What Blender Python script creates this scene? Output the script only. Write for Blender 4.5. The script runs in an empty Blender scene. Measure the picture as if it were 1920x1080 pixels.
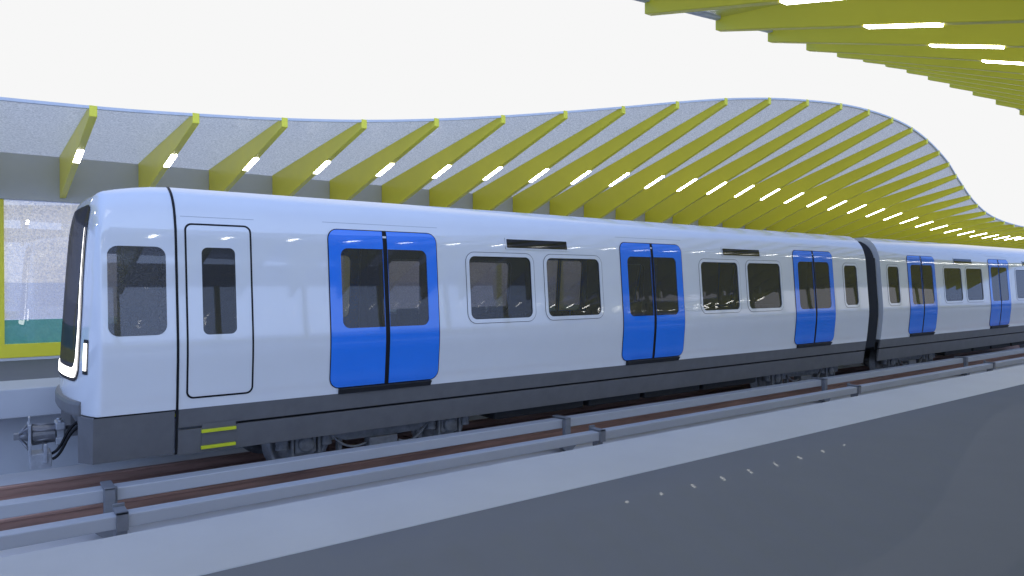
import bpy, bmesh, math, random
from mathutils import Vector
from mathutils.geometry import delaunay_2d_cdt
random.seed(3)
sc = bpy.context.scene
COL = sc.collection
R = math.radians
# ------------------------------------------------------------------ axes
# X runs along the track, Y across it (away from the near platform), Z up from the rail head
YC = 10.30            # centre line of the occupied track
YN = 6.30             # centre line of the empty track
PLAT = 1.10           # platform level
GRD = -0.16           # track bed level
YM = 8.30             # middle of the station
PITCH = 1.372         # rib spacing
ROOT = 16.34          # far wall
NROOT = -1.25         # near wall

# ------------------------------------------------------------------ materials
def new_mat(name):
    m = bpy.data.materials.new(name); m.use_nodes = True
    nt = m.node_tree; nt.nodes.clear()
    out = nt.nodes.new('ShaderNodeOutputMaterial')
    return m, nt, out
def principled(name, col, rough=.4, spec=.5, metal=0, coat=0, coat_rough=.03, var=.06, scale=6, bump=0, bscale=40,
               stretch=(1,1,1), rvar=.0, emit=None, estr=0):
    m, nt, out = new_mat(name)
    N, K = nt.nodes, nt.links
    p = N.new('ShaderNodeBsdfPrincipled')
    p.inputs['Roughness'].default_value = rough
    p.inputs['Specular IOR Level'].default_value = spec
    p.inputs['Metallic'].default_value = metal
    p.inputs['Coat Weight'].default_value = coat
    p.inputs['Coat Roughness'].default_value = coat_rough
    tc = N.new('ShaderNodeTexCoord'); mp = N.new('ShaderNodeMapping')
    mp.inputs['Scale'].default_value = stretch
    K.new(tc.outputs['Object'], mp.inputs['Vector'])
    no = N.new('ShaderNodeTexNoise'); no.inputs['Scale'].default_value = scale
    no.inputs['Detail'].default_value = 5; no.inputs['Roughness'].default_value = .6
    K.new(mp.outputs[0], no.inputs['Vector'])
    rp = N.new('ShaderNodeValToRGB')
    rp.color_ramp.elements[0].position = .3; rp.color_ramp.elements[1].position = .7
    rp.color_ramp.elements[0].color = [c*(1-var) for c in col] + [1]
    rp.color_ramp.elements[1].color = [min(1, c*(1+var)) for c in col] + [1]
    K.new(no.outputs['Fac'], rp.inputs['Fac']); K.new(rp.outputs['Color'], p.inputs['Base Color'])
    if rvar:
        mr = N.new('ShaderNodeMapRange')
        mr.inputs['To Min'].default_value = max(0, rough-rvar); mr.inputs['To Max'].default_value = rough+rvar
        K.new(no.outputs['Fac'], mr.inputs['Value']); K.new(mr.outputs[0], p.inputs['Roughness'])
    if bump:
        n2 = N.new('ShaderNodeTexNoise'); n2.inputs['Scale'].default_value = bscale; n2.inputs['Detail'].default_value = 4
        K.new(mp.outputs[0], n2.inputs['Vector'])
        b = N.new('ShaderNodeBump'); b.inputs['Strength'].default_value = bump; b.inputs['Distance'].default_value = .01
        K.new(n2.outputs['Fac'], b.inputs['Height']); K.new(b.outputs[0], p.inputs['Normal'])
    if emit:
        p.inputs['Emission Color'].default_value = list(emit)+[1]; p.inputs['Emission Strength'].default_value = estr
    K.new(p.outputs[0], out.inputs['Surface'])
    return m
def glass(name, tint, ior=1.5, refl=(1,1,1), extra=0.0, grain=0, gcol=(.5,.5,.5), gfac=0.0):
    """thin pane: tinted see-through with a Fresnel reflection; gfac mixes in a faint frosted film"""
    m, nt, out = new_mat(name); N, K = nt.nodes, nt.links
    tr = N.new('ShaderNodeBsdfTransparent'); tr.inputs['Color'].default_value = list(tint)+[1]
    gl = N.new('ShaderNodeBsdfGlossy'); gl.inputs['Roughness'].default_value = .012
    gl.inputs['Color'].default_value = list(refl)+[1]
    fr = N.new('ShaderNodeFresnel'); fr.inputs['IOR'].default_value = ior
    base = tr
    if gfac:
        df = N.new('ShaderNodeBsdfTranslucent'); df.inputs['Color'].default_value = list(gcol)+[1]
        d2 = N.new('ShaderNodeBsdfDiffuse'); d2.inputs['Color'].default_value = list(gcol)+[1]
        md = N.new('ShaderNodeMixShader'); md.inputs[0].default_value = .5
        K.new(df.outputs[0], md.inputs[1]); K.new(d2.outputs[0], md.inputs[2])
        tc = N.new('ShaderNodeTexCoord'); no = N.new('ShaderNodeTexNoise'); no.inputs['Scale'].default_value = grain
        no.inputs['Detail'].default_value = 2
        K.new(tc.outputs['Object'], no.inputs['Vector'])
        mr = N.new('ShaderNodeMapRange'); mr.inputs['From Min'].default_value = .25; mr.inputs['From Max'].default_value = .75
        mr.inputs['To Min'].default_value = gfac*.55; mr.inputs['To Max'].default_value = min(1, gfac*1.45)
        K.new(no.outputs['Fac'], mr.inputs['Value'])
        mg = N.new('ShaderNodeMixShader'); K.new(mr.outputs[0], mg.inputs[0])
        K.new(tr.outputs[0], mg.inputs[1]); K.new(md.outputs[0], mg.inputs[2]); base = mg
    ad = N.new('ShaderNodeMath'); ad.operation = 'ADD'; ad.use_clamp = True; ad.inputs[1].default_value = extra
    K.new(fr.outputs[0], ad.inputs[0])
    mx = N.new('ShaderNodeMixShader')
    K.new(ad.outputs[0], mx.inputs[0]); K.new(base.outputs[0], mx.inputs[1]); K.new(gl.outputs[0], mx.inputs[2])
    K.new(mx.outputs[0], out.inputs['Surface'])
    return m
def emission(name, col, st):
    m, nt, out = new_mat(name); N, K = nt.nodes, nt.links
    e = N.new('ShaderNodeEmission'); e.inputs['Color'].default_value = list(col)+[1]; e.inputs['Strength'].default_value = st
    K.new(e.outputs[0], out.inputs['Surface']); return m
def roof_glass(name):
    """frosted roof glazing with a fine sparkle"""
    m, nt, out = new_mat(name); N, K = nt.nodes, nt.links
    tc = N.new('ShaderNodeTexCoord')
    no = N.new('ShaderNodeTexNoise'); no.inputs['Scale'].default_value = 34; no.inputs['Detail'].default_value = 3
    no.inputs['Roughness'].default_value = .8
    K.new(tc.outputs['Object'], no.inputs['Vector'])
    rp = N.new('ShaderNodeValToRGB'); e = rp.color_ramp.elements
    e[0].position = .36; e[0].color = (.50,.45,.35,1); e[1].position = .64; e[1].color = (.92,.84,.69,1)
    K.new(no.outputs['Fac'], rp.inputs['Fac'])
    tl = N.new('ShaderNodeBsdfTranslucent'); K.new(rp.outputs[0], tl.inputs['Color'])
    df = N.new('ShaderNodeBsdfDiffuse'); K.new(rp.outputs[0], df.inputs['Color'])
    a = N.new('ShaderNodeMixShader'); a.inputs[0].default_value = .15
    K.new(tl.outputs[0], a.inputs[1]); K.new(df.outputs[0], a.inputs[2])
    gl = N.new('ShaderNodeBsdfGlossy'); gl.inputs['Roughness'].default_value = .25
    fr = N.new('ShaderNodeFresnel'); fr.inputs['IOR'].default_value = 1.06
    b = N.new('ShaderNodeMixShader'); K.new(fr.outputs[0], b.inputs[0])
    K.new(a.outputs[0], b.inputs[1]); K.new(gl.outputs[0], b.inputs[2])
    K.new(b.outputs[0], out.inputs['Surface']); return m

M = {}
M['white']   = principled('white_paint', (.78,.79,.79), .05, .75, coat=.5, var=.012, scale=2)
M['blue']    = principled('blue_paint', (.027,.225,.88), .06, .7, coat=.45, var=.03, scale=2)
M['skirt']   = principled('dark_grey_paint', (.145,.143,.142), .42, .4, var=.08, scale=5)
M['gutter']  = principled('gutter_grey', (.33,.34,.36), .4, .4)
M['step']    = principled('threshold_rubber', (.022,.021,.021), .55, .3)
M['black']   = principled('black_rubber', (.006,.006,.007), .5, .3)
M['under']   = principled('underframe_paint', (.028,.029,.031), .6, .3, var=.2, scale=8)
M['bogie']   = principled('bogie_steel', (.18,.185,.195), .5, .4, var=.25, scale=12, bump=.1)
M['wheel']   = principled('wheel_steel', (.28,.285,.295), .42, .5, metal=.5, var=.2, scale=14)
M['steel']   = principled('coupler_steel', (.42,.44,.47), .35, .6, metal=.4, var=.15, scale=14)
M['coupler'] = principled('coupler_dark', (.22,.225,.24), .35, .5, metal=.4, var=.2, scale=14)
M['yellow']  = principled('canopy_yellow', (.88,.79,.055), .34, .4, var=.03, scale=1.5, rvar=.05)
M['hivis']   = principled('step_yellow', (.62,.66,.02), .4, .5)
M['lining']  = principled('interior_lining', (.26,.26,.27), .5, .4)
M['ifloor']  = principled('interior_floor', (.09,.09,.095), .5, .4)
M['bellows'] = principled('bellows_rubber', (.030,.032,.038), .6, .3)
M['display'] = principled('display_glass', (.012,.012,.014), .09, .5)
M['screen']  = principled('windscreen_glass', (.05,.046,.052), .3, .0)
M['lamp']    = emission('lamp_white', (1,1,.99), 5)
M['strip']   = emission('canopy_lamp', (1,.99,.93), 20)
M['window']  = glass('tinted_window', (.40,.39,.40), 1.42, extra=.01, grain=70, gcol=(.28,.28,.285), gfac=.28)
M['farwin']  = glass('frosted_far_window', (.62,.60,.62), 1.45, grain=45, gcol=(.75,.72,.74), gfac=.5)
M['pane']    = glass('wall_glazing', (.90,.89,.90), 1.55, extra=.05, grain=30, gcol=(.90,.86,.88), gfac=.72)
M['nearpane']= glass('near_wall_glazing', (.93,.93,.94), 1.55, extra=.05, grain=30, gcol=(.92,.90,.92), gfac=.15)
M['green']   = glass('green_spandrel', (.10,.34,.26), 1.55, extra=.05, grain=8, gcol=(.17,.45,.36), gfac=.6)
M['cabglass']= glass('cab_side_glass', (.50,.50,.51), 1.5, extra=.02, grain=60, gcol=(.30,.30,.31), gfac=.42)
M['cabgrey'] = principled('cab_grey', (.42,.43,.44), .5, .4)
M['roof']    = roof_glass('frosted_roof_glass')
M['edge']    = principled('roof_glass_edge', (.62,.64,.66), .4, .3)
M['fascia']  = principled('grey_fascia', (.60,.61,.63), .5, .3, var=.04, scale=1.2)
M['coping']  = principled('pale_concrete', (.44,.465,.50), .5, .35, var=.05, scale=1.4, bump=.04, bscale=60, rvar=.08)
M['floor']   = principled('dark_terrazzo', (.170,.180,.198), .6, .0, var=.02, scale=2.0)
def polish(m, f):
    nt = m.node_tree; N, K = nt.nodes, nt.links
    out = [n for n in N if n.type == 'OUTPUT_MATERIAL'][0]; src = out.inputs['Surface'].links[0].from_socket
    g = N.new('ShaderNodeBsdfGlossy'); g.inputs['Roughness'].default_value = .02
    mx = N.new('ShaderNodeMixShader'); mx.inputs[0].default_value = f
    K.new(src, mx.inputs[1]); K.new(g.outputs[0], mx.inputs[2]); K.new(mx.outputs[0], out.inputs['Surface'])
polish(M['floor'], .014); polish(M['screen'], .13)
M['bed']     = principled('trackbed_concrete', (.66,.66,.66), .55, .4, var=.09, scale=1.1, bump=.08, bscale=25, rvar=.1)
M['rail']    = principled('rusty_rail', (.40,.235,.18), .5, .5, metal=.15, var=.3, scale=3, stretch=(.25,3,3), bump=.1)
M['cover']   = principled('rail_cover_grp', (.46,.47,.48), .45, .4, var=.05, scale=2, stretch=(.3,1,1))
M['post']    = principled('galvanised_post', (.22,.225,.235), .5, .5, metal=.15, var=.12, scale=10)

# ------------------------------------------------------------------ object helpers
def tag(o, label=None, cat=None, group=None, kind=None):
    if label: o['label'] = label
    if cat: o['category'] = cat
    if group: o['group'] = group
    if kind: o['kind'] = kind
    return o
def thing(name, loc, label, cat, group=None):
    o = bpy.data.objects.new(name, None); COL.objects.link(o)
    o.location = loc; o.empty_display_size = .3
    return tag(o, label, cat, group)
def wloc(o):
    v = Vector(o.location)
    while o.parent: o = o.parent; v += Vector(o.location)
    return v
def mk(name, V, F, mat, parent=None, normals=None, smooth=False, origin=None):
    """link verts given in world coordinates as one mesh object under parent"""
    if parent is not None: org = wloc(parent)
    else: org = Vector(origin) if origin is not None else Vector((0,0,0))
    me = bpy.data.meshes.new(name)
    me.from_pydata([tuple(Vector(v)-org) for v in V], [], F)
    me.materials.append(mat)
    if smooth or normals: me.polygons.foreach_set('use_smooth', [True]*len(me.polygons))
    me.update()
    if normals: me.normals_split_custom_set_from_vertices(normals)
    o = bpy.data.objects.new(name, me); COL.objects.link(o)
    if parent is not None: o.parent = parent
    else: o.location = org
    return o
class MB:
    """collects shapes in world coordinates for ONE mesh"""
    def __init__(s): s.bm = bmesh.new()
    def add(s, V, F, smooth=False):
        vs = [s.bm.verts.new(v) for v in V]
        for f in F:
            try:
                q = s.bm.faces.new([vs[i] for i in f]); q.smooth = smooth
            except ValueError: pass
    def box(s, x0, x1, y0, y1, z0, z1, bev=0):
        g = bmesh.new()
        V = [(x,y,z) for x in (x0,x1) for y in (y0,y1) for z in (z0,z1)]
        F = [(0,1,3,2),(4,6,7,5),(0,4,5,1),(2,3,7,6),(0,2,6,4),(1,5,7,3)]
        vs = [g.verts.new(v) for v in V]
        for f in F: g.faces.new([vs[i] for i in f])
        if bev: bmesh.ops.bevel(g, geom=g.edges[:], offset=bev, segments=2, affect='EDGES', profile=.5)
        g.verts.ensure_lookup_table(); g.verts.index_update()
        s.add([v.co[:] for v in g.verts], [[v.index for v in f.verts] for f in g.faces]); g.free()
    def prism(s, pts, a0, a1, axis):
        """closed polygon pts extruded along axis from a0 to a1"""
        n = len(pts)
        def P(p, a):
            return {'x': (a,p[0],p[1]), 'y': (p[0],a,p[1]), 'z': (p[0],p[1],a)}[axis]
        V = [P(p,a0) for p in pts]+[P(p,a1) for p in pts]
        F = [list(range(n))[::-1], list(range(n,2*n))]+[[i,(i+1)%n,n+(i+1)%n,n+i] for i in range(n)]
        s.add(V, F)
    def lathe(s, prof, c, axis='y', n=28, smooth=True):
        """prof: (offset along axis, radius)"""
        V, F = [], []
        for a, r in prof:
            for k in range(n):
                t = 2*math.pi*k/n; u, w = r*math.cos(t), r*math.sin(t)
                V.append({'y': (c[0]+u, c[1]+a, c[2]+w), 'x': (c[0]+a, c[1]+u, c[2]+w), 'z': (c[0]+u, c[1]+w, c[2]+a)}[axis])
        for i in range(len(prof)-1):
            for k in range(n):
                F.append((i*n+k, i*n+(k+1)%n, (i+1)*n+(k+1)%n, (i+1)*n+k))
        F.append(list(range(n))[::-1]); F.append(list(range((len(prof)-1)*n, len(prof)*n)))
        s.add(V, F, smooth)
    def tube(s, pts, r, n=8):
        V, F = [], []
        pts = [Vector(p) for p in pts]
        for i, p in enumerate(pts):
            d = (pts[min(i+1,len(pts)-1)]-pts[max(i-1,0)]).normalized()
            u = d.cross(Vector((0,0,1)))
            if u.length < 1e-3: u = d.cross(Vector((0,1,0)))
            u.normalize(); w = d.cross(u)
            for k in range(n):
                t = 2*math.pi*k/n; V.append(p+u*(r*math.cos(t))+w*(r*math.sin(t)))
        for i in range(len(pts)-1):
            for k in range(n): F.append((i*n+k, i*n+(k+1)%n, (i+1)*n+(k+1)%n, (i+1)*n+k))
        F.append(list(range(n))[::-1]); F.append(list(range((len(pts)-1)*n, len(pts)*n)))
        s.add(V, F, True)
    def build(s, name, mat, parent=None, origin=None):
        bmesh.ops.recalc_face_normals(s.bm, faces=s.bm.faces[:])
        org = wloc(parent) if parent is not None else Vector(origin if origin is not None else (0,0,0))
        for v in s.bm.verts: v.co -= org
        me = bpy.data.meshes.new(name); s.bm.to_mesh(me); s.bm.free()
        me.materials.append(mat)
        o = bpy.data.objects.new(name, me); COL.objects.link(o)
        if parent is not None: o.parent = parent
        else: o.location = org
        return o
def bez(p0, p1, p2, p3, n=12):
    out = []
    for i in range(n+1):
        t = i/n; out.append(tuple((1-t)**3*a+3*(1-t)**2*t*b+3*(1-t)*t*t*c+t**3*d for a,b,c,d in zip(p0,p1,p2,p3)))
    return out

# ------------------------------------------------------------------ setting: ground, platforms, rails
mb = MB(); mb.box(-1500,1500,-1500,1500,GRD-.5,GRD)
tag(mb.build('ground', M['bed']), kind='structure')
X0, X1 = -12.0, 130.0
mb = MB(); mb.box(-40,200,18.6,90,GRD,GRD+.004)
tag(mb.build('forecourt', principled('pale_paving', (.80,.78,.76), .6, .3)), kind='structure')
def platform(edge, cop, wall, sgn, name):
    # sgn +1: far platform (edge faces -Y)
    a = MB()
    lo, hi = sorted((edge, cop)); a.box(X0, X1, lo, hi, PLAT-.40, PLAT, .012)
    tag(a.build(name+'_edge', M['coping']), kind='structure')
    a = MB()
    lo, hi = sorted((cop+sgn*.002, wall+sgn*1.5)); a.box(X0, X1, lo, hi, PLAT-.40, PLAT-.004)
    tag(a.build(name, M['floor']), kind='structure')
    a = MB()
    lo, hi = sorted((edge+sgn*.45, wall+sgn*1.4)); a.box(X0+.1, X1-.1, lo, hi, GRD, PLAT-.41)
    tag(a.build(name+'_base', M['coping']), kind='structure')
platform(4.75, 3.85, NROOT, -1, 'near_platform')
platform(12.0, 13.1, ROOT, 1, 'far_platform')

def rail(y, label):
    h = .16
    half = [(.0,-h),(.07,-h),(.07,-h+.012),(.016,-h+.034),(.011,-.045),(.034,-.034),(.036,-.008),(.029,0)]
    pts = [(y+a,b) for a,b in half[1:]]+[(y-a,b) for a,b in half[:0:-1]]
    m = MB(); m.prism(pts, X0, X1, 'x')
    tag(m.build('running_rail', M['rail'], origin=(0,y,0)), label, 'rail', 'rusty running rails')
rail(YC-.75, 'rusty brown running rail under the near wheels of the train')
rail(YC+.75, 'rusty brown running rail under the far wheels of the train')
rail(YN-.75, 'rusty running rail of the empty track next to the near platform edge')
rail(YN+.75, 'rusty running rail of the empty track towards the third rails')

def third_rail(y0, y1, ztop, h, label):
    m = MB()
    m.box(X0, X1, y0, y1, ztop-h, ztop, .012)
    c = tag(m.build('third_rail_cover', M['cover'], origin=(0,(y0+y1)/2,ztop-h)), label, 'third rail', 'covered third rails')
    return c
ZA = 0.36
third_rail(8.72, 8.93, ZA, .14, 'pale grey boxed third rail cover running right beside the train')
third_rail(7.67, 7.84, ZA, .13, 'pale grey boxed third rail cover nearest the near platform')
ORD = ['first','second','third','fourth','fifth','sixth','seventh','eighth','ninth','tenth','eleventh','twelfth','thirteenth',
       'fourteenth','fifteenth','sixteenth','seventeenth','eighteenth','nineteenth','twentieth']
ORD += ['twenty-'+o for o in ORD[:9]]+['thirtieth']+['thirty-'+o for o in ORD[:9]]+['fortieth']
def support_a(x, label):
    t = thing('rail_support', (x, 8.7, GRD), label, 'bracket', 'brackets holding the third rail beside the train')
    m = MB()
    m.box(x-.055, x+.055, 8.63, 8.715, GRD+.01, ZA+.03, .008)
    m.box(x-.055, x+.055, 8.63, 8.97, ZA+.006, ZA+.034, .006)
    m.box(x+.062, x+.075, 8.66, 8.73, GRD+.02, ZA+.02)
    m.build('post', M['post'], t)
    m = MB()
    pts = [(x-.17+.34*i/10, GRD+.02+.11*(1-math.sin(math.pi*i/10))) for i in range(11)]
    m.prism(pts+[(x+.17,GRD+.14),(x-.17,GRD+.14)], 8.60, 8.78, 'y')
    m.build('foot', M['post'], t)
def support_b(x, label):
    t = thing('rail_clamp', (x, 7.75, GRD), label, 'bracket', 'brackets holding the third rail by the near platform')
    m = MB()
    m.box(x-.05, x+.05, 7.70, 7.82, GRD+.005, ZA-.135, .006)
    m.build('post', M['post'], t)
    m = MB()
    m.box(x-.052, x+.052, 7.64, 7.665, ZA-.15, ZA+.03, .005)
    m.box(x-.052, x+.052, 7.64, 7.90, ZA+.006, ZA+.03, .005)
    m.box(x-.052, x+.052, 7.87, 7.90, ZA-.02, ZA+.06, .005)
    m.build('clamp', M['post'], t)
SUP = [(-6.4,-6.4),(1.08,1.06),(7.56,7.38),(15.29,14.86),(22.9,22.05),(30.4,29.5),(37.9,37.0)]
for i,(a,b) in enumerate(SUP):
    w = 'beyond the left edge of the picture' if i == 0 else '%s from the left' % ORD[i-1]
    support_a(a, 'dark bracket post beside the train, '+w)
    support_b(b, 'dark clamp on the rail cover nearest the platform, '+w)

# ------------------------------------------------------------------ canopies
# tip of each rib: lateral position and height over the eye, along the wavy roof edge
ZE = 2.60
F_PX, VPX, HY = 1333.3, 2750.0, 527.0
TH = math.atan((VPX-960)/F_PX); A_ = math.cos(TH)**2/F_PX; S0 = math.sin(TH)*math.cos(TH)/F_PX
FT = [(11.56,2.47),(11.63,2.57),(11.64,2.69),(11.55,2.83),(11.39,3.01),(11.18,3.22),(10.92,3.45),(10.64,3.69),(10.35,3.94),(10.10,4.17),
      (9.89,4.35),(9.74,4.48),(9.63,4.57),(9.61,4.61),(9.64,4.59),(9.73,4.51),(9.89,4.36),(10.12,4.19),(10.38,3.99),(10.69,3.75),(10.99,3.51),
      (11.28,3.27),(11.53,3.05),(11.74,2.86),(11.89,2.71),(12.0,2.61),(12.08,2.55),(12.14,2.51),(12.12,2.50),(12.03,2.55),(11.88,2.66),(11.68,2.83)]
TIPS = [(-4,11.3,2.30),(-2,11.42,2.36)]+[(k,d,h) for k,(d,h) in enumerate(FT)]+[(34,10.8,3.5),(37,10.0,4.2),(41,9.7,4.5)]
NEAR_D = {3:.11,4:.08,5:.05,6:.02,7:0,8:0,9:-.03,10:-.06,11:-.09,12:-.10,13:-.12,14:-.14,15:-.16}
def tip(k):
    k = max(TIPS[0][0], min(TIPS[-1][0]-1e-6, k))
    for i in range(len(TIPS)-1):
        if TIPS[i][0] <= k <= TIPS[i+1][0]: break
    def tan(j, c):
        j0, j1 = max(0,j-1), min(len(TIPS)-1,j+1)
        return (TIPS[j1][c]-TIPS[j0][c])/(TIPS[j1][0]-TIPS[j0][0])
    h = TIPS[i+1][0]-TIPS[i][0]; t = (k-TIPS[i][0])/h
    r = []
    for c in (1,2):
        p0, p1 = TIPS[i][c], TIPS[i+1][c]; m0, m1 = tan(i,c)*h, tan(i+1,c)*h
        r.append((2*t**3-3*t*t+1)*p0+(t**3-2*t*t+t)*m0+(-2*t**3+3*t*t)*p1+(t**3-t*t)*m1)
    return r
RW = .10
K0, K1 = -3, 36
ZRT, ZRB = ZE+2.43, ZE+1.61      # rib top and underside at the wall
YL = 13.50                        # lamp position across
def rib(k, near):
    y, h = tip(k)
    if near: y += NEAR_D.get(k, .11 if k < 3 else -.16)
    zt = ZE+h; zb = zt-.155
    x0 = (k+.886)*PITCH; x1 = x0+RW
    rt, rb, root = ZRT, ZRB, ROOT
    slope_t = (zt-rt)/(ROOT-y); slope_b = (zb-rb)/(ROOT-y)
    fy = (lambda v: v)
    if near:
        fy = lambda v: 2*YM-v
        root = 2*YM-NROOT
        rt = zt-slope_t*(root-y); rb = zb-slope_b*(root-y)
    row = 'near' if near else 'far'
    if near:
        if k < 3: lab = 'yellow tapered canopy rib overhead on the near side, outside the top of the picture'
        elif k <= 15: lab = 'yellow tapered canopy rib at upper right, %s from the left' % ORD[k-3]
        else: lab = 'yellow tapered canopy rib on the near side, beyond the right edge of the picture'
    else:
        if k < 0: lab = 'yellow tapered canopy rib over the far platform, beyond the left edge of the picture'
        elif k <= 31: lab = 'yellow tapered canopy rib behind the train, %s from the left' % ORD[k]
        else: lab = 'yellow tapered canopy rib over the far platform, beyond the right edge of the picture'
    t = thing('canopy_rib', (x0+RW/2, fy(root), rb), lab, 'canopy rib', 'yellow ribs of the %s canopy' % row)
    m = MB()
    P = [(fy(y),zb),(fy(y),zt),(fy(root),rt),(fy(root),rb)]
    m.prism(P, x0, x1, 'x'); o = m.build('beam', M['yellow'], t)
    bv = o.modifiers.new('bevel','BEVEL'); bv.width = .006; bv.segments = 1
    m = MB()
    ya, yb = YL-.33, YL+.33
    za, zc = zb-slope_b*(ya-y), zb-slope_b*(yb-y)
    m.prism([(fy(ya),za-.012),(fy(ya),za+.004),(fy(yb),zc+.004),(fy(yb),zc-.012)], x0+.004, x1-.004, 'x')
    m.build('light_strip', M['strip'], t)
for k in range(K0, K1+1):
    rib(k, False); rib(k, True)
def roof(near):
    fy = (lambda v: 2*YM-v) if near else (lambda v: v)
    V, F = [], []
    ks = [K0-.6+ i*.25 for i in range(int((K1-K0+1.2)/.25)+1)]
    NJ = 10
    root = (2*YM-NROOT+.25) if near else ROOT+.25
    for k in ks:
        y, h = tip(k); x = (k+.886)*PITCH+RW/2; zt = ZE+h
        if near:
            ka = max(3, min(14.99, k)); kb = int(ka); y += NEAR_D[kb]+(NEAR_D[kb+1]-NEAR_D[kb])*(ka-kb)
        sl = (zt-ZRT)/(ROOT-y)
        for j in range(NJ+1):
            v = (y+.008)+(root-(y+.008))*j/NJ
            V.append((x, fy(v), zt-sl*(v-y)-.016))
    n = NJ+1
    for i in range(len(ks)-1):
        for j in range(NJ): F.append((i*n+j, i*n+j+1, (i+1)*n+j+1, (i+1)*n+j))
    t = thing('glass_roof', (V[0][0], fy(root), ZRT), 'wavy frosted glass roof over the %s' % ('near platform at upper right' if near else 'far platform behind the train'), 'glass roof')
    o = mk('glazing', V, F, M['roof'], t, smooth=True)
    # pale edge strip along the wavy lip
    V2, F2 = [], []
    for i,k in enumerate(ks):
        p = V[i*n]
        s = -1 if not near else 1
        for dy,dz in ((0,-.028),(0,.013),(-s*.06,.013),(-s*.06,-.028)): V2.append((p[0],p[1]+dy,p[2]+dz))
    for i in range(len(ks)-1):
        for j in range(4): F2.append((i*4+j, i*4+(j+1)%4, (i+1)*4+(j+1)%4, (i+1)*4+j))
    mk('edge_trim', V2, F2, M['edge'], t)
roof(False); roof(True)

# ------------------------------------------------------------------ side walls: fascia beam, glazing in yellow frames
def side_wall(near):
    w = NROOT if near else ROOT
    s = -1 if near else 1
    xa, xb = (K0+.2)*PITCH, (K1+1.2)*PITCH
    side = 'near platform' if near else 'far platform'
    ztop = ZRT-.02 if not near else ZRT-.35
    m = MB(); lo, hi = sorted((w+s*.003, w+s*.30)); m.box(xa, xb, lo, hi, ZE+1.54, ztop, .01)
    m.build('fascia_beam', M['fascia'], origin=(xa,w,ZE+1.54))
    tag(bpy.data.objects[-1] if False else COL.objects[-1], 'plain grey fascia beam carrying the ribs over the '+side, 'beam')
    t = thing('glass_wall', (xa, w+s*.1, PLAT), 'glazed wall in yellow frames along the back of the '+side, 'glass wall')
    zs, zt = PLAT+.31, ZE+1.535
    m = MB()
    lo, hi = sorted((w+s*.02, w+s*.16))
    m.box(xa, xb, lo, hi, PLAT+.05, zs, .008)
    m.build('sill_rail', M['yellow'], t)
    m = MB(); lo2, hi2 = sorted((w+s*.03, w+s*.15)); m.box(xa, xb, lo2, hi2, PLAT-.003, PLAT+.048); m.build('plinth', M['fascia'], t)
    n = int((xb-xa)/2.3)
    xs = [.27-2.3*2+2.3*i for i in range(n)]
    for i,x in enumerate(xs):
        m = MB(); m.box(x-.06, x+.06, lo+.002, hi-.002, zs, zt, .006); m.build('mullion', M['yellow'], t)
        if i+1 < len(xs):
            yy = w+s*.09
            a, b = x+.06, xs[i+1]-.06
            mk('pane', [(a,yy,zs+.46),(b,yy,zs+.46),(b,yy,zt),(a,yy,zt)], [(0,1,2,3)], M['nearpane' if near else 'pane'], t)
            mk('spandrel', [(a,yy,zs),(b,yy,zs),(b,yy,zs+.455),(a,yy,zs+.455)], [(0,1,2,3)], M['nearpane' if near else 'green'], t)
side_wall(False); side_wall(True)

# ------------------------------------------------------------------ train body shape
WP = [(.50,1.245),(.80,1.285),(1.10,1.335),(1.50,1.377),(1.78,1.399),(1.86,1.400),(1.97,1.3965),(2.10,1.3865),(2.5,1.354),(3.0,1.314),(3.12,1.304),(3.2,1.293),(3.45,1.21)]
def pchip(pts):
    xs = [p[0] for p in pts]; ys = [p[1] for p in pts]; n = len(xs)
    h = [xs[i+1]-xs[i] for i in range(n-1)]; d = [(ys[i+1]-ys[i])/h[i] for i in range(n-1)]
    m = [d[0]]+[0]*(n-2)+[d[-1]]
    for i in range(1,n-1):
        if d[i-1]*d[i] > 0:
            w1, w2 = 2*h[i]+h[i-1], h[i]+2*h[i-1]; m[i] = (w1+w2)/(w1/d[i-1]+w2/d[i])
    def f(x):
        x = max(xs[0], min(xs[-1], x)); i = 0
        while i < n-2 and x > xs[i+1]: i += 1
        t = (x-xs[i])/h[i]
        return (2*t**3-3*t*t+1)*ys[i]+(t**3-2*t*t+t)*h[i]*m[i]+(-2*t**3+3*t*t)*ys[i+1]+(t**3-t*t)*h[i]*m[i+1]
    return f
W = pchip(WP)
def side_n(z):
    dw = (W(z+.01)-W(z-.01))/.02
    n = Vector((1, -dw)).normalized(); return n.x, n.y       # (outward, up)
def side_pt(x, z, s, off=0):
    """s=-1 near side, +1 far side"""
    a, b = side_n(z)
    return (x, YC+s*(W(z)+off*a), z+off*b)
ROOFP = [(1.293,3.20),(1.21,3.45),(1.075,3.622),(.88,3.737)]
def roof_curve(n=8):
    """smooth half profile from the side at z=3.2 up to the roof edge"""
    P = [(W(3.0),3.0)]+ROOFP+[(.66,3.81)]
    out = []
    for i in range(1, len(P)-2):
        for j in range(n):
            t = j/n; q = []
            for c in (0,1):
                a,b,cc,d = P[i-1][c],P[i][c],P[i+1][c],P[i+2][c]
                q.append(.5*((2*b)+(-a+cc)*t+(2*a-5*b+4*cc-d)*t*t+(-a+3*b-3*cc+d)*t**3))
            out.append(tuple(q))
    out.append(ROOFP[-1]); return out
ROOFE = roof_curve()                       # up to the edge
ROOFC = ROOFE+[(.80,3.735),(.5,3.738),(.25,3.74),(0,3.74)]
ZP = 3.20
ZLEV = [1.10+.07*i for i in range(1,30)]
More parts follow.
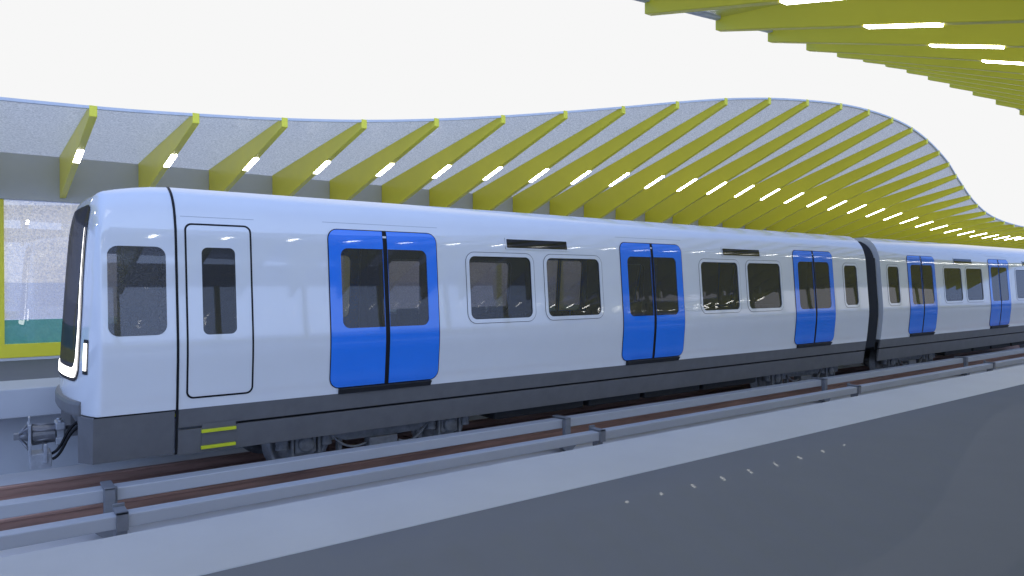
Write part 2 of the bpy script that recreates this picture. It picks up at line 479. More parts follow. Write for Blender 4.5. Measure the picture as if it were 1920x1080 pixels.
def rrect(x0, x1, z0, z1, r, n=6, corners=(1,1,1,1)):
    """rounded rectangle, counter-clockwise from bottom left; corners: bl, br, tr, tl"""
    out = []
    for (cx,cz,a0,on) in ((x0,z0,180,corners[0]),(x1,z0,270,corners[1]),(x1,z1,0,corners[2]),(x0,z1,90,corners[3])):
        if not on: out.append((cx,cz)); continue
        mx = cx+r if cx == x0 else cx-r; mz = cz+r if cz == z0 else cz-r
        for i in range(n+1):
            t = R(a0+90*i/n); out.append((mx+r*math.cos(t), mz+r*math.sin(t)))
    return out
def inside(p, poly):
    c = False; n = len(poly); x, y = p
    for i in range(n):
        x1,y1 = poly[i]; x2,y2 = poly[(i+1)%n]
        if (y1 > y) != (y2 > y) and x < (x2-x1)*(y-y1)/(y2-y1)+x1: c = not c
    return c
def panel(outer, holes, s, off=0, rim=0, edge=0):
    """sheet with holes that follows the side profile; analytic normals. rim: depth of hole reveals, edge: depth of outer edge"""
    V2, E = [], []
    for loop in [outer]+holes:
        b = len(V2); n = len(loop)
        V2 += [Vector(p) for p in loop]; E += [(b+i, b+(i+1)%n) for i in range(n)]
    x0 = min(p[0] for p in outer); x1 = max(p[0] for p in outer); z0 = min(p[1] for p in outer); z1 = max(p[1] for p in outer)
    for z in ZLEV:
        if z0+.004 < z < z1-.004:
            b = len(V2); V2 += [Vector((x0-.01,z)), Vector((x1+.01,z))]; E.append((b,b+1))
    vo, eo, fo = delaunay_2d_cdt(V2, E, [], 0, 1e-5)[:3]
    V, N, F = [], [], []
    used = {}
    for f in fo:
        cx = sum(vo[i].x for i in f)/len(f); cz = sum(vo[i].y for i in f)/len(f)
        if not inside((cx,cz), outer) or any(inside((cx,cz), h) for h in holes): continue
        g = []
        for i in f:
            if i not in used:
                x, z = vo[i]; used[i] = len(V); V.append(side_pt(x,z,s,off)); a,b = side_n(z); N.append((0,s*a,b))
            g.append(used[i])
        F.append(g if s < 0 else g[::-1])
    def skirt_loop(loop, depth, inward):
        # densify along z so that the reveal follows the profile
        L2 = []
        n = len(loop)
        for i in range(n):
            p, q = loop[i], loop[(i+1)%n]; k = max(1, int(abs(q[1]-p[1])/.08))
            for j in range(k): L2.append((p[0]+(q[0]-p[0])*j/k, p[1]+(q[1]-p[1])*j/k))
        n = len(L2); b = len(V)
        for i in range(n):
            p, q = L2[i-1], L2[(i+1)%n]; t = Vector((q[0]-p[0], q[1]-p[1])).normalized()
            nn = Vector((t.y, -t.x))*(-1 if inward else 1)
            a, bb = side_n(L2[i][1])
            nv = Vector((nn.x, -s*0+ -s*(bb)*nn.y*(-1)*(-1) if False else 0, nn.y)).normalized()
            for o in (off, off-depth): V.append(side_pt(L2[i][0], L2[i][1], s, o)); N.append(tuple(nv))
        for i in range(n):
            j = (i+1)%n; F.append((b+2*i, b+2*j, b+2*j+1, b+2*i+1))
    if rim:
        for h in holes: skirt_loop(h, rim, True)
    if edge: skirt_loop(outer, edge, False)
    return V, F, N
def join(parts):
    V, F, N = [], [], []
    for v,f,n in parts:
        b = len(V); V += v; N += n; F += [[i+b for i in q] for q in f]
    return V, F, N
def body_shell(x0, x1, holes, ends=(True,True)):
    """both sides with openings, and the roof"""
    ps = []
    outer = [(x0,1.10),(x1,1.10),(x1,ZP),(x0,ZP)]
    for s in (-1,1): ps.append(panel(outer, holes, s, 0, rim=.05))
    V, N, F = [], [], []
    m = len(ROOFE)
    for sd in (1,-1):
        V, N, F = [], [], []
        for x in (x0, x1):
            for i,(w,z) in enumerate(ROOFE):
                p, q = ROOFE[max(0,i-1)], ROOFE[min(m-1,i+1)]
                t = Vector((q[0]-p[0], q[1]-p[1])).normalized(); nn = Vector((t.y, -t.x))
                if i == 0: nn = Vector(side_n(ZP))
                V.append((x, YC-sd*w, z)); N.append((0,-sd*nn.x,nn.y))
        F = [(i, m+i, m+i+1, i+1) for i in range(m-1)]
        if sd < 0: F = [f[::-1] for f in F]
        ps.append((V,F,N))
    w, z = ROOFE[-1]
    V = [(x0,YC-w,z),(x1,YC-w,z),(x1,YC+w,z),(x0,YC+w,z)]; F = [(0,1,2,3)]; N = [(0,0,1)]*4
    ps.append((V,F,N))
    return join(ps)
def section(inset=0, zmin=1.10, n=14):
    half = [(W(zmin+(ZP-zmin)*i/n), zmin+(ZP-zmin)*i/n) for i in range(n)]+list(ROOFC)
    full = half+[(-w,z) for w,z in half[-2::-1]]
    return [(w*(1-inset/1.4), z-inset if z > 3 else z) for w,z in full]

# ------------------------------------------------------------------ bogie
def add_bogie(root, xc):
    """near side wheels, boxes, springs; far side the same"""
    t = bpy.data.objects.new('bogie', None); COL.objects.link(t); t.parent = root
    t.location = Vector((xc, YC, 0))-wloc(root)
    m = MB()
    for s in (-1,1):
        y = YC+s*.98
        pts = [(xc-1.55,.52),(xc-.95,.56),(xc-.55,.40),(xc+.55,.40),(xc+.95,.56),(xc+1.55,.52),(xc+1.55,.66),(xc+.85,.70),(xc+.5,.58),(xc-.5,.58),(xc-.85,.70),(xc-1.55,.66)]
        m.prism(pts, y-.07, y+.07, 'y')
        m.box(xc-.22, xc+.22, y-.13, y+.05, .24, .40, .01)     # equipment box
        m.box(xc-.62, xc+.62, y-.03, y+.03, .20, .235, .005)   # tie bar
        for dx in (-.62,.62): m.box(xc+dx-.03, xc+dx+.03, y-.05, y+.05, .15, .45, .006)
        m.tube(bez((xc+.25,y-.08,.30),(xc+.5,y-.1,.22),(xc+.6,y-.1,.34),(xc+.75,y-.06,.5)), .018)
        m.tube(bez((xc-.25,y-.08,.33),(xc-.5,y-.1,.25),(xc-.65,y-.1,.36),(xc-.8,y-.06,.55)), .016)
    m.box(xc-.25, xc+.25, YC-1.0, YC+1.0, .42, .62, .02)
    m.build('bogie_frame', M['bogie'], t)
    for dx in (-1.12,1.12):
        m = MB()
        for s in (-1,1):
            y = YC+s*.75
            q = [(-.045,.06),(-.045,.20),(-.02,.22),(-.02,.34),(-.06,.36),(-.065,.425),(.05,.432),(.055,.465),(.085,.465),(.085,.36),(.03,.34),(.03,.1)]
            m.lathe([(-s*-a if s > 0 else a, r) for a,r in ([(a*-1,r) for a,r in q] if s > 0 else q)], (xc+dx,y,.43), 'y', 32)
        m.lathe([(-.8,.08),(.8,.08)], (xc+dx,YC,.43), 'y', 16)
        m.build('wheelset', M['wheel'], t)
        for s in (-1,1):
            m = MB(); y = YC+s*.98
            m.box(xc+dx-.15, xc+dx+.15, y-.09, y+.09, .30, .56, .03)
            m.lathe([(0,.10),(.03,.11),(.05,.08)] if s > 0 else [(-.05,.08),(-.03,.11),(0,.10)], (xc+dx,y+s*.09,.43), 'y', 18)
            m.box(xc+dx-.20, xc+dx-.165, y-.10, y+.06, .10, .52, .006)
            m.box(xc+dx+.165, xc+dx+.20, y-.10, y+.06, .14, .52, .006)
            m.box(xc+dx-.26, xc+dx+.26, y-.12, y-.09, .16, .21, .004)
            m.build('axle_box', M['bogie'], t)
        for s in (-1,1):
            y = YC+s*1.0
            for ex in (-.30,.30):
                m = MB()
                m.lathe([(0,.085),(.02,.09),(.05,.075),(.08,.09),(.11,.075),(.14,.09),(.17,.075),(.20,.085)], (xc+dx+ex,y,.38), 'z', 16)
                m.build('spring', M['bogie'], t)
    return t

# ------------------------------------------------------------------ cars
DH = .82      # half width of a double door
def side_parts(root, doors, bays, smalls, skips=()):
    """doors, windows and displays for both sides"""
    for s in (-1,1):
        pane_m = M['window'] if s < 0 else M['farwin']
        for c in doors:
            z0, z1 = 1.185, 3.285
            zi = min(z1, 3.285)
            for e in (-1,1):
                xa, xb = (c-DH, c-.032) if e < 0 else (c+.032, c+DH)
                o = rrect(xa, xb, z0, z1, .13, corners=((1,0,0,1) if e < 0 else (0,1,1,0)))
                wa, wb = (c-.655, c-.033) if e < 0 else (c+.033, c+.655)
                if e < 0: wb = c-.0321
                else: wa = c+.0321
                h = rrect(wa, wb, 1.97, 3.04, .10, corners=((1,0,0,1) if e < 0 else (0,1,1,0)))
                # keep the hole just clear of the meeting edge
                h = [(min(p[0], xb-.004), p[1]) if e < 0 else (max(p[0], xa+.004), p[1]) for p in h]
                leaf = mk('door_leaf', *(lambda r: (r[0], r[1]))(panel(o, [h], s, .010, rim=.03, edge=.05)), M['blue'], root)
                V,F,N = panel(o, [h], s, .010, rim=.03, edge=.05)
                leaf.data.polygons.foreach_set('use_smooth', [True]*len(leaf.data.polygons))
                leaf.data.normals_split_custom_set_from_vertices(N)
                V,F,N = panel(h, [], s, .004); mk('window_pane', V, F, pane_m, leaf, N)
            g = rrect(c-DH-.013, c+DH+.013, z0-.013, z1+.013, .143)
            gi = rrect(c-DH+.002, c+DH-.002, z0+.002, z1-.002, .128)
            V,F,N = panel(g, [gi], s, .006); seal = mk('door_seal', V, F, M['black'], root, N)
            V,F,N = panel([(c-.034,z0),(c+.034,z0),(c+.034,z1),(c-.034,z1)], [], s, .004); mk('door_seam', V, F, M['black'], root, N)
            V,F,N = panel(rrect(c-.69, c+.69, 1.092, 1.172, .004), [], s, .05); 
            m = MB()
            a = [(W(1.172)-.01,1.172),(W(1.172)+.05,1.170),(W(1.172)+.055,1.160),(W(1.10)+.02,1.094),(W(1.10)-.01,1.094)]
            m.prism([(YC+s*p[0],p[1]) for p in a], c-.70, c+.70, 'x'); m.build('door_step', M['step'], root)
            # thin rain gutter over the door
            V,F,N = panel([(c-DH-.06,3.378),(c+DH+.06,3.378),(c+DH+.06,3.384),(c-DH-.06,3.384)], [], s, .005)
            mk('rain_gutter', V, F, M['gutter'], root, N)
        for (a,b,za,zb) in [(c+dx0,c+dx1,1.965,3.035) for c in bays for dx0,dx1 in ((-1.40,-.105),(.105,1.40))]+smalls:
            o = rrect(a, b, za, zb, .15); i = rrect(a+.058, b-.058, za+.058, zb-.058, .10)
            V,F,N = panel(o, [i], s, .006, rim=.02, edge=.01); fr = mk('window_frame', V, F, M['white'], root, N)
            o2 = rrect(a-.009, b+.009, za-.009, zb+.009, .159)
            V,F,N = panel(o2, [o], s, .003); mk('gasket', V, F, M['skirt'], fr, N)
            V,F,N = panel(rrect(a+.05, b-.05, za+.05, zb-.05, .1), [], s, -.012); mk('window_pane', V, F, pane_m, fr, N)
            V,F,N = panel(rrect(a+.055, b-.055, za+.055, zb-.055, .10), [rrect(a+.068, b-.068, za+.068, zb-.068, .09)], s, -.006); mk('inner_seal', V, F, M['black'], fr, N)
        for c in bays:
            V,F,N = panel(rrect(c-.62, c+.62, 3.125, 3.255, .01), [], s, .014, edge=.016); mk('display_panel', V, F, M['display'], root, N)
            V,F,N = panel(rrect(c-.65, c+.65, 3.10, 3.28, .012), [rrect(c-.621, c+.621, 3.124, 3.256, .01)], s, .008, edge=.008); mk('display_frame', V, F, M['white'], root, N)
def holes_for(doors, bays, smalls):
    H = []
    for c in doors: H.append(rrect(c-DH, c+DH, 1.185, min(3.285, ZP-.004), .13, corners=(1,1,0,0)))
    for c in bays:
        for dx0,dx1 in ((-1.40,-.105),(.105,1.40)): H.append(rrect(c+dx0+.03, c+dx1-.03, 1.995, 3.005, .12))
    for a,b,za,zb in smalls: H.append(rrect(a+.03, b-.03, za+.03, zb-.03, .12))
    return H
def skirts(root, xa, xb, gap_from=None):
    for s in (-1,1):
        V, F = [], []
        def strip(z0, z1, off=0):
            m = MB(); pts = [(YC+s*W(z0),z0),(YC+s*W(z1),z1),(YC+s*(W(z1)-.04),z1),(YC+s*(W(z0)-.04),z0)]
            m.prism(pts, xa, xb, 'x'); return m
        strip(.880, 1.0985).build('upper_skirt', M['skirt'], root)
        strip(.545, .848).build('lower_skirt', M['skirt'], root)
def interior(root, xa, xb, holes, doors, bays):
    m = MB(); m.box(xa+.05, xb-.05, YC-1.25, YC+1.25, 1.02, 1.12); m.build('interior_floor', M['ifloor'], root)
    m = MB(); m.box(xa+.05, xb-.05, YC-1.15, YC+1.15, 3.20, 3.26); m.build('ceiling', M['lining'], root)
    ps = []
    outer = [(xa+.03,1.12),(xb-.03,1.12),(xb-.03,3.19),(xa+.03,3.19)]
    hh = [[(x,min(z,3.17)) for x,z in h] for h in holes]
    for s in (-1,1): ps.append(panel(outer, hh, s, -.07))
    V,F,N = join(ps); N = [(-a,-b,-c) for a,b,c in N]
    F = [f[::-1] for f in F]
    mk('interior_lining', V, F, M['lining'], root, N)
    for c in bays:
        for s in (-1,1):
            for dx in (-1.0,-.5,0,.5,1.0):
                m = MB(); y = YC+s*1.05
                m.box(c+dx-.22, c+dx+.22, y-.22, y+.22, 1.50, 1.57, .02)
                y2 = YC+s*1.24; m.box(c+dx-.22, c+dx+.22, y2-.03, y2+.03, 1.57, 2.10, .02)
                m.box(c+dx-.03, c+dx+.03, y-.03, y+.03, 1.12, 1.50)
                m.build('seat', M['ifloor'], root)
    for c in doors:
        for dx in (-.95,.95):
            for s in (-1,1):
                m = MB(); y0,y1 = sorted((YC+s*.62, YC+s*1.24)); m.box(c+dx-.02, c+dx+.02, y0, y1, 1.12, 3.18); m.build('partition', M['lining'], root)
def underframe(root, xa, xb, bogies):
    m = MB(); m.box(xa, xb, YC-1.12, YC+1.12, .80, 1.05); m.build('underframe', M['under'], root)
    x = bogies[0]+2.0; n = 0
    while x+1.2 < bogies[1]-1.9:
        L = (1.9,1.3,1.6)[n%3]; m = MB()
        xe = min(x+L, bogies[1]-1.9)
        for s in (-1,1):
            m = MB(); y0,y1 = sorted((YC+s*.35, YC+s*1.13)); m.box(x, xe, y0, y1, .40, .80, .03)
            m.build('equipment_box', M['under'], root)
        x += L+.12; n += 1

D0, DS = 4.49, 5.42
# ---- leading car
XS, XE = 1.81, 17.74
doors = [D0+i*DS for i in range(3)]
bays = [D0+DS*.5+.02, D0+DS*1.5+.02]
smalls = [(D0+2*DS+1.27, D0+2*DS+1.99, 1.965, 3.035)]
c1 = thing('metro_car', ((XS+XE)/2, YC, 0), 'white leading metro car with driver cab, coupler and lit windscreen at the left', 'train car', 'cars of the white metro train')
H = holes_for(doors, bays, smalls)
cabdoor = rrect(1.915, 2.665, 1.225, min(3.27,ZP+.07), .07)
cdw = rrect(2.09, 2.475, 1.965, 3.0, .07)
V,F,N = body_shell(XS+.012, XE, H+[cdw]); mk('body', V, F, M['white'], c1, N)
side_parts(c1, doors, bays, smalls)
skirts(c1, XS+.02, XE); interior(c1, XS+.1, XE, H+[cdw], doors, bays); underframe(c1, 2.6, XE-.1, (doors[0], doors[2]))
for s in (-1,1):
    # driver's door: white leaf outlined by a black seal, narrow window
    V,F,N = panel(rrect(1.905,2.675,1.215,3.285,.085), [rrect(1.927,2.653,1.237,3.263,.065)], s, .004); mk('cab_door_seal', V, F, M['black'], c1, N)
    V,F,N = panel(rrect(1.9275,2.6525,1.2375,3.2625,.065), [cdw], s, .003, rim=.02)
    leaf = mk('cab_door', V, F, M['white'], c1, N)
    V,F,N = panel(cdw, [], s, -.002); mk('window_pane', V, F, M['window'] if s < 0 else M['farwin'], leaf, N)
    V,F,N = panel([(1.87,3.36),(2.72,3.36),(2.72,3.366),(1.87,3.366)], [], s, .005); mk('rain_gutter', V, F, M['gutter'], c1, N)
    # yellow step below the cab door
    t = bpy.data.objects.new('cab_step', None); COL.objects.link(t); t.parent = c1
    t.location = Vector((2.28, YC+s*1.28, .6))-wloc(c1)
    for zz in (.605,.805):
        m = MB(); y0,y1 = sorted((YC+s*1.12, YC+s*(W(zz)+.035))); m.box(2.085,2.485,y0,y1,zz-.018,zz+.022,.006); m.build('tread', M['hivis'], t)
    m = MB(); y0,y1 = sorted((YC+s*(W(.7)+.002), YC+s*(W(.7)+.012)))
    m.prism([(YC+s*(W(.63)+.004),.63),(YC+s*(W(.63)+.008),.63),(YC+s*(W(.90)+.008),.90),(YC+s*(W(.90)+.004),.90)], 2.09, 2.48, 'x'); m.build('step_box', M['skirt'], t)
for i in (0,2): add_bogie(c1, doors[i]+.08)
# ---- cab nose
PC = [(W(1.10+(ZP-1.10)*i/24), 1.10+(ZP-1.10)*i/24) for i in range(24)]+list(ROOFC)
ZC = 1.10
def depth_of(z): 
    t = max(0, min(1, (z-2.9)/.85)); t = t*t*(3-2*t); return .115+.16*t
NEXP = 3.0
def nx(z):
    t = max(0, min(1, (z-2.9)/.85)); return 3.0+3.0*t
def lf(w, z): return .765+.098*w*w+.062*max(0, z-1.4)*max(0, 1-(w/1.4)**4)
def nose_x(w, z):
    aw = abs(w); ang = math.atan2(max(z-ZC,0), aw)
    best = None
    for i in range(len(PC)-1):
        a0 = math.atan2(PC[i][1]-ZC, PC[i][0]); a1 = math.atan2(PC[i+1][1]-ZC, max(PC[i+1][0],0))
        if a0 <= ang <= a1+1e-9:
            t = (ang-a0)/max(1e-9,a1-a0)
            P = (PC[i][0]+(PC[i+1][0]-PC[i][0])*t, PC[i][1]+(PC[i+1][1]-PC[i][1])*t); break
    else: P = PC[-1]
    r = min(1, math.hypot(aw, z-ZC)/math.hypot(P[0], P[1]-ZC))
    return lf(aw, z)+depth_of(P[1])*(1-(1-r**nx(P[1]))**(1/nx(P[1])))
def cab_drop(x, z):
    t = max(0, min(1, (z-3.2)/.54)); q = max(0, min(1.1, (XS-x)/.85))
    return .135*t*q**1.7
def cab_shell():
    V, F, N = [], [], []
    full = PC+[(-w,z) for w,z in PC[-2::-1]]
    m = len(full)
    rs = [.0,.2,.4,.55,.66,.75,.82,.87,.91,.94,.96,.975,.985,.992,.997,.9993,1.0]
    for r in rs:
        for (w,z) in full:
            ww, zz = w*r, ZC+(z-ZC)*r
            x = lf(abs(ww),zz)+depth_of(z)*(1-(1-r**nx(z))**(1/nx(z))); V.append((x, YC-ww, zz))
    # roof run back to the seam
    base = len(rs); i0 = 24; i1 = m-1-24
    for q in (.02,.33,.66,1.0):
        for i,(w,z) in enumerate(full):
            xe = V[(base-1)*m+i][0]; V.append((xe+(XS-.012-xe)*q, YC-w, z))
    nr = base+4
    for j in range(nr-1):
        for i in range(m-1):
            if j >= base and not (i0 <= i < i1): continue
            F.append((j*m+i, (j+1)*m+i, (j+1)*m+i+1, j*m+i+1))
    edge = [(V[base*m+i][0], full[i][1]) for i in range(25)]
    V = [(x, y, z-cab_drop(x, z)) for x,y,z in V]
    return V, F, edge
V,F,edge = cab_shell(); cab = mk('cab_shell', V, F, M['white'], c1, smooth=True)
cabw = rrect(1.105,1.70,1.985,2.995,.11)
flank = [(XS-.012,1.10),(XS-.012,ZP)]+edge[::-1]
for s in (-1,1):
    V,F,N = panel(flank, [cabw], s, 0, rim=.04); mk('cab_flank', V, F, M['white'], c1, N)
for s in (-1,1):
    V,F,N = panel(rrect(1.107,1.698,1.987,2.993,.11), [], s, .003); mk('cab_window', V, F, M['cabglass'] if s < 0 else M['farwin'], c1, N)
# cab interior: back wall with locker doors, floor, desk
m = MB(); m.box(XS+.03, XS+.07, YC-1.24, YC+1.24, 1.12, 3.2); m.build('cab_bulkhead', M['cabgrey'], c1)
m = MB(); m.box(XS-.35, XS+.02, YC-.15, YC+.62, 1.12, 3.1, .02); m.box(XS-.36, XS-.34, YC-.12, YC+.2, 1.2, 3.0, .01); m.build('cab_locker', M['cabgrey'], c1)
m = MB(); m.box(.98, XS+.02, YC-1.1, YC+1.1, 1.10, 1.13); m.build('cab_floor', M['ifloor'], c1)
m = MB(); m.box(.98, 1.22, YC-.85, YC+.85, 1.75, 1.85, .03); m.box(1.0,1.1,YC-.8,YC+.8,1.13,1.75); m.build('driving_desk', M['ifloor'], c1)
# black seam ring between cab and body
sec = section(0, .56); V, F = [], []
for x in (XS-.013, XS+.015):
    for w,z in sec: 
        k = 1.0045; V.append((x, YC-w*k, z+(.006 if z > 3.3 else 0)))
m_ = len(sec); F = [(i,i+1,m_+i+1,m_+i) for i in range(m_-1)]
mk('cab_seam', V, F, M['black'], c1, smooth=True)
def nose_patch(poly, off, step=.05, name='patch', mat=None, parent=None, fn=None):
    V2 = [Vector(p) for p in poly]; n = len(poly); E = [(i,(i+1)%n) for i in range(n)]
    x0 = min(p[0] for p in poly); x1 = max(p[0] for p in poly); z0 = min(p[1] for p in poly); z1 = max(p[1] for p in poly)
    z = z0+step
    while z < z1-.3*step:
        b = len(V2); V2 += [Vector((x0-.01,z)), Vector((x1+.01,z))]; E.append((b,b+1)); z += step
    x = x0+step
    while x < x1-.3*step:
        b = len(V2); V2 += [Vector((x,z0-.01)), Vector((x,z1+.01))]; E.append((b,b+1)); x += step
    vo, eo, fo = delaunay_2d_cdt(V2, E, [], 0, 1e-5)[:3]
    V, F, used = [], [], {}
    for f in fo:
        c = (sum(vo[i].x for i in f)/len(f), sum(vo[i].y for i in f)/len(f))
        if not inside(c, poly): continue
        g = []
        for i in f:
            if i not in used:
                used[i] = len(V); w, z = vo[i]; q = nose_x(w,z); V.append((q-off, YC-w, z-cab_drop(q,z)))
            g.append(used[i])
        F.append(g[::-1])
    return mk(name, V, F, mat, parent, smooth=True)
ws = nose_patch(rrect(-.93,.93,1.45,3.57,.16), .008, .06, 'windscreen', M['screen'], c1)
UR = [(.862,3.22),(.872,3.22),(.888,2.0),(.888,1.60),(.83,1.505),(.74,1.492)]
UI = [(.72,1.60),(.79,1.635),(.832,1.72),(.850,2.0)]
U = UR+[(-a,b) for a,b in UR[::-1]]+[(-a,b) for a,b in UI[::-1][:]]+UI
U = UR+[(-a,b) for a,b in UR[::-1]]+[(-a,b) for a,b in UI[::-1]]+UI
nose_patch(U, .016, .08, 'light_band', M['lamp'], ws)
for s in (-1,1):
    hl = nose_patch(rrect(*sorted((s*1.045,s*1.165)),1.555,1.945,.01), .007, .03, 'headlight', M['black'], c1)
    nose_patch(rrect(*sorted((s*1.065,s*1.148)),1.60,1.905,.01), .014, .03, 'lens', M['lamp'], hl)
# cab skirt: faceted corner panels each side
for s in (-1,1):
    m = MB()
    def ring(z, k=1.0):
        w = W(z)
        return [(XS-.022, w),(.965,w),(.845,1.06),(.95,1.0),(XS-.022,1.0)]
    a, b = ring(.57), ring(1.088)
    Vv = [(x, YC+s*w, .57) for x,w in a]+[(x, YC+s*w, 1.088) for x,w in b]; n = len(a)
    Ff = [list(range(n)), list(range(2*n-1,n-1,-1))]+[[i,(i+1)%n,n+(i+1)%n,n+i] for i in range(n)]
    m.add(Vv, Ff); m.build('cab_skirt', M['skirt'], c1)
    V,F,N = panel([(.97,1.088),(XS-.02,1.088),(XS-.02,1.104),(.97,1.104)], [], s, .004); mk('skirt_seam', V, F, M['black'], c1, N)
m = MB(); m.box(.92,1.6,YC-.999,YC+.999,.84,1.085,.02); m.build('front_apron', M['skirt'], c1)
# bumper lip under the windscreen
m = MB()
ws_ = [-1.0+.1*i for i in range(21)]
Vb, Fb = [], []
for w in ws_:
    e = .045*(1-abs(w)**6)
    for dx,z in ((.02,1.07),(-e,1.07),(-e-.014,1.10),(-e-.014,1.20),(-e,1.235),(.02,1.245)): Vb.append((lf(abs(w),1.1)+dx+.01, YC-w, z))
for i in range(len(ws_)-1):
    for j in range(6): Fb.append((i*6+j, i*6+(j+1)%6, (i+1)*6+(j+1)%6, (i+1)*6+j))
Fb += [list(range(6)), list(range(len(Vb)-6,len(Vb)))]
m.add(Vb, Fb); m.build('bumper', M['skirt'], c1)
# coupler
cp = bpy.data.objects.new('coupler', None); COL.objects.link(cp); cp.parent = c1; cp.location = Vector((.95,YC,.74))-wloc(c1)
m = MB(); zc = .75
m.lathe([(.46,.105),(.47,.118),(.70,.098),(.71,.07),(.98,.07)], (0,YC,zc), 'x', 12, smooth=False)
for a in range(6):
    t = R(30+60*a); m.tube([(.47,YC+.118*math.cos(t),zc+.118*math.sin(t)),(.72,YC+.10*math.cos(t),zc+.10*math.sin(t))], .013, 6)
m.build('drawbar', M['coupler'], cp)
m = MB()
for sz in (-1,1):
    m.box(.70,.80,YC-.14,YC+.14,zc+sz*.09-.045,zc+sz*.09+.045,.012)
    for dy in (-.10,.10): m.lathe([(0,.025),(.02,.025)], (.75,YC+dy,zc+.135 if sz > 0 else zc-.155), 'z', 8)
m.box(.715,.785,YC-.11,YC-.05,zc-.07,zc+.07); m.box(.715,.785,YC+.05,YC+.11,zc-.07,zc+.07)
m.build('clamp_collar', M['steel'], cp)
m = MB(); m.box(.425,.455,YC-.17,YC+.17,zc-.22,zc+.14,.006); m.box(.43,.45,YC-.06,YC+.06,zc+.14,zc+.22,.004)
m.build('face_plate', M['steel'], cp)
m = MB()
for y0,z0 in ((-.14,.11),(.10,.11),(-.14,-.15),(.10,-.15)):
    m.tube([(.43,YC+y0,zc+z0),(.345,YC-.02+(.03 if y0 > 0 else -.03),zc+(.03 if z0 > 0 else -.03))], .014, 6)
m.lathe([(.33,.03),(.43,.075)], (0,YC-.02,zc), 'x', 14)
m.box(.285,.345,YC-.055,YC+.015,zc-.038,zc+.038,.008)
m.build('guide_horn', M['coupler'], cp)
m = MB(); m.box(.44,.66,YC-.14,YC+.14,zc-.39,zc-.21,.012); m.build('cable_box', M['steel'], cp)
m = MB(); m.box(.575,.615,YC-.175,YC+.175,zc-.33,zc-.10,.008); m.build('box_hanger', M['steel'], cp)
for dy,dz in ((-.12,.02),(-.20,-.03)):
    m = MB(); m.tube(bez((.66,YC+dy,zc-.25+dz),(.80,YC+dy-.02,zc-.20+dz),(.78,YC+dy-.02,zc+.08+dz),(.98,YC+dy-.02,zc+.12+dz),16), .018, 10); m.build('hose', M['black'], cp)
# ---- rear end wall and bellows
def end_wall(root, x, name='end_wall', mat='white'):
    s_ = section(0, 1.0985); mk(name, [(x, YC-w, z) for w,z in s_], [list(range(len(s_)))], M[mat], root)
end_wall(c1, XE-.003)
m = MB()
XF = 18.46
def bell():
    V, F = [], []
    n = 13; s_ = section(0, .90)
    s_ = [(w*.93 if True else w, z-.10 if z > 3.2 else z) for w,z in s_]
    k = len(s_)
    for i in range(n):
        x = XE-.002+(XF-XE+.004)*i/(n-1); q = 1.0 if i % 2 else .955
        for w,z in s_: V.append((x, YC-w*q, .9+(z-.9)*(q*.5+.5)))
    for i in range(n-1):
        for j in range(k): F.append((i*k+j, i*k+(j+1)%k, (i+1)*k+(j+1)%k, (i+1)*k+j))
    return V, F
V,F = bell(); mk('gangway_bellows', V, F, M['bellows'], c1)
# ---- second car
XE2 = XF+3*DS-.72
d2 = [D0+(3+i)*DS for i in range(3)]; b2 = [D0+DS*3.5+.02, D0+DS*4.5+.02]
sm2 = [(d2[0]-1.99, d2[0]-1.27, 1.965, 3.035), (d2[2]+1.27, d2[2]+1.99, 1.965, 3.035)]
c2 = thing('metro_car', ((XF+XE2)/2, YC, 0), 'white middle metro car coupled behind the first, cut by the right edge of the picture', 'train car', 'cars of the white metro train')
H2 = holes_for(d2, b2, sm2)
V,F,N = body_shell(XF, XE2, H2); mk('body', V, F, M['white'], c2, N)
side_parts(c2, d2, b2, sm2); skirts(c2, XF, XE2); interior(c2, XF, XE2, H2, d2, b2); underframe(c2, XF+.1, XE2-.1, (d2[0], d2[2]))
for i in (0,2): add_bogie(c2, d2[i])
end_wall(c2, XF+.003); end_wall(c2, XE2-.003)

# ------------------------------------------------------------------ world, sun, camera
SUN_EL, SUN_AZ = R(58), R(200)
w = bpy.data.worlds.new('World'); sc.world = w; w.use_nodes = True
nt = w.node_tree; nt.nodes.clear(); N_, K_ = nt.nodes, nt.links
out = N_.new('ShaderNodeOutputWorld'); bg = N_.new('ShaderNodeBackground')
sky = N_.new('ShaderNodeTexSky'); sky.sky_type = 'NISHITA'; sky.sun_disc = False
sky.sun_elevation = SUN_EL; sky.sun_rotation = SUN_AZ; sky.air_density = 1.0; sky.dust_density = .6; sky.ozone_density = 1.5
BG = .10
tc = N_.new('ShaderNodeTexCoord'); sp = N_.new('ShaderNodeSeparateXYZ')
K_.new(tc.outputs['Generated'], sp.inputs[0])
# sky set white around the camera's view direction, blue elsewhere
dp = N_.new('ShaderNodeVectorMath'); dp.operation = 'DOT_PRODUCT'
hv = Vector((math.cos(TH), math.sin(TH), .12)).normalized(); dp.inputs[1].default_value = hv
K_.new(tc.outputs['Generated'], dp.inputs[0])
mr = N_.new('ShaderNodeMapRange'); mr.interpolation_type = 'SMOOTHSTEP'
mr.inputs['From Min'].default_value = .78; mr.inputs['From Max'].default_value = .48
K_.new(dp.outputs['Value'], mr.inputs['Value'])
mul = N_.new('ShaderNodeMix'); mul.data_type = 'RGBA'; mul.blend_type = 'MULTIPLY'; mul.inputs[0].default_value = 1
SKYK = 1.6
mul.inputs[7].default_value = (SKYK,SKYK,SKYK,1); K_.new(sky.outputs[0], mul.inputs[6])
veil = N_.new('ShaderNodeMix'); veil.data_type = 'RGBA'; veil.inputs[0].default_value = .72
K_.new(mul.outputs[2], veil.inputs[6]); veil.inputs[7].default_value = (.37/BG,.58/BG,1.27/BG,1)
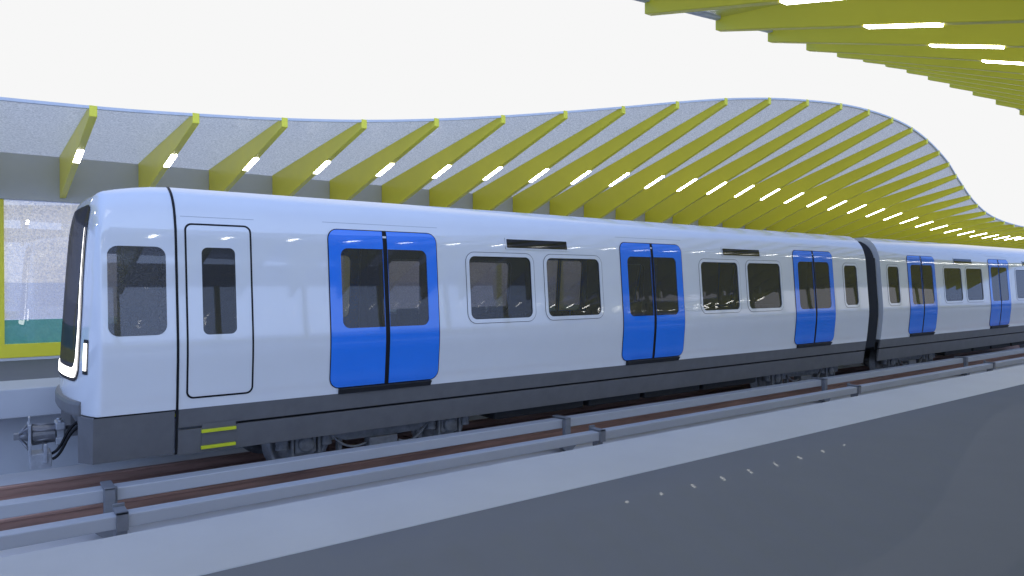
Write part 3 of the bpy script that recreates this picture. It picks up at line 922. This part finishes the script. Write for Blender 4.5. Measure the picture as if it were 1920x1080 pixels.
mix = N_.new('ShaderNodeMix'); mix.data_type = 'RGBA'
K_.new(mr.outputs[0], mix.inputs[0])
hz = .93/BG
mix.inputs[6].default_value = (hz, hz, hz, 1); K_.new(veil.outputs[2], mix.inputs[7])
# bright blue glow added to the sky behind the camera as fill light
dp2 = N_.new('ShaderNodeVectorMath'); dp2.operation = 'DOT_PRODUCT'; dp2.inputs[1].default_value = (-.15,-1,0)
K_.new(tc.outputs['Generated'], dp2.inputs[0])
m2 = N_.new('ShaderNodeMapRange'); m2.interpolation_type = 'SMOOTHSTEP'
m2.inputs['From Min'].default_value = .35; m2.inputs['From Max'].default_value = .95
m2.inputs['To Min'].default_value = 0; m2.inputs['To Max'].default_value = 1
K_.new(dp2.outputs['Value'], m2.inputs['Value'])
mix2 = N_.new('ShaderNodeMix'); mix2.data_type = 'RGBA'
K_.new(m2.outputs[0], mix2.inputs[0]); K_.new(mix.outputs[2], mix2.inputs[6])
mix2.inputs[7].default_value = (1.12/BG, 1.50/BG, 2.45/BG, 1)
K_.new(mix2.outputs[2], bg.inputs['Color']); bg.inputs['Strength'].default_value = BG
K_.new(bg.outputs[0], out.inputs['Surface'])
sl = bpy.data.lights.new('sun', 'SUN'); sl.energy = .10; sl.angle = R(20); sl.color = (1,.96,.9)
so = bpy.data.objects.new('sun', sl); COL.objects.link(so)
az = math.pi/2-SUN_AZ
dirv = Vector((math.cos(SUN_EL)*math.sin(SUN_AZ), math.cos(SUN_EL)*math.cos(SUN_AZ), math.sin(SUN_EL)))
so.rotation_euler = dirv.to_track_quat('Z','Y').to_euler()
cam = bpy.data.cameras.new('camera'); cam.sensor_width = 36; cam.lens = 36*F_PX/1920; cam.clip_start = .05; cam.clip_end = 5000
co = bpy.data.objects.new('camera', cam); COL.objects.link(co)
co.location = (0,0,ZE)
co.rotation_euler = (math.pi/2-math.atan((540-HY)/F_PX), 0, TH-math.pi/2)
sc.camera = co
sc.view_settings.view_transform = 'Standard'; sc.view_settings.look = 'None'; sc.view_settings.exposure = 0
sc.cycles.max_bounces = 10; sc.cycles.transparent_max_bounces = 16
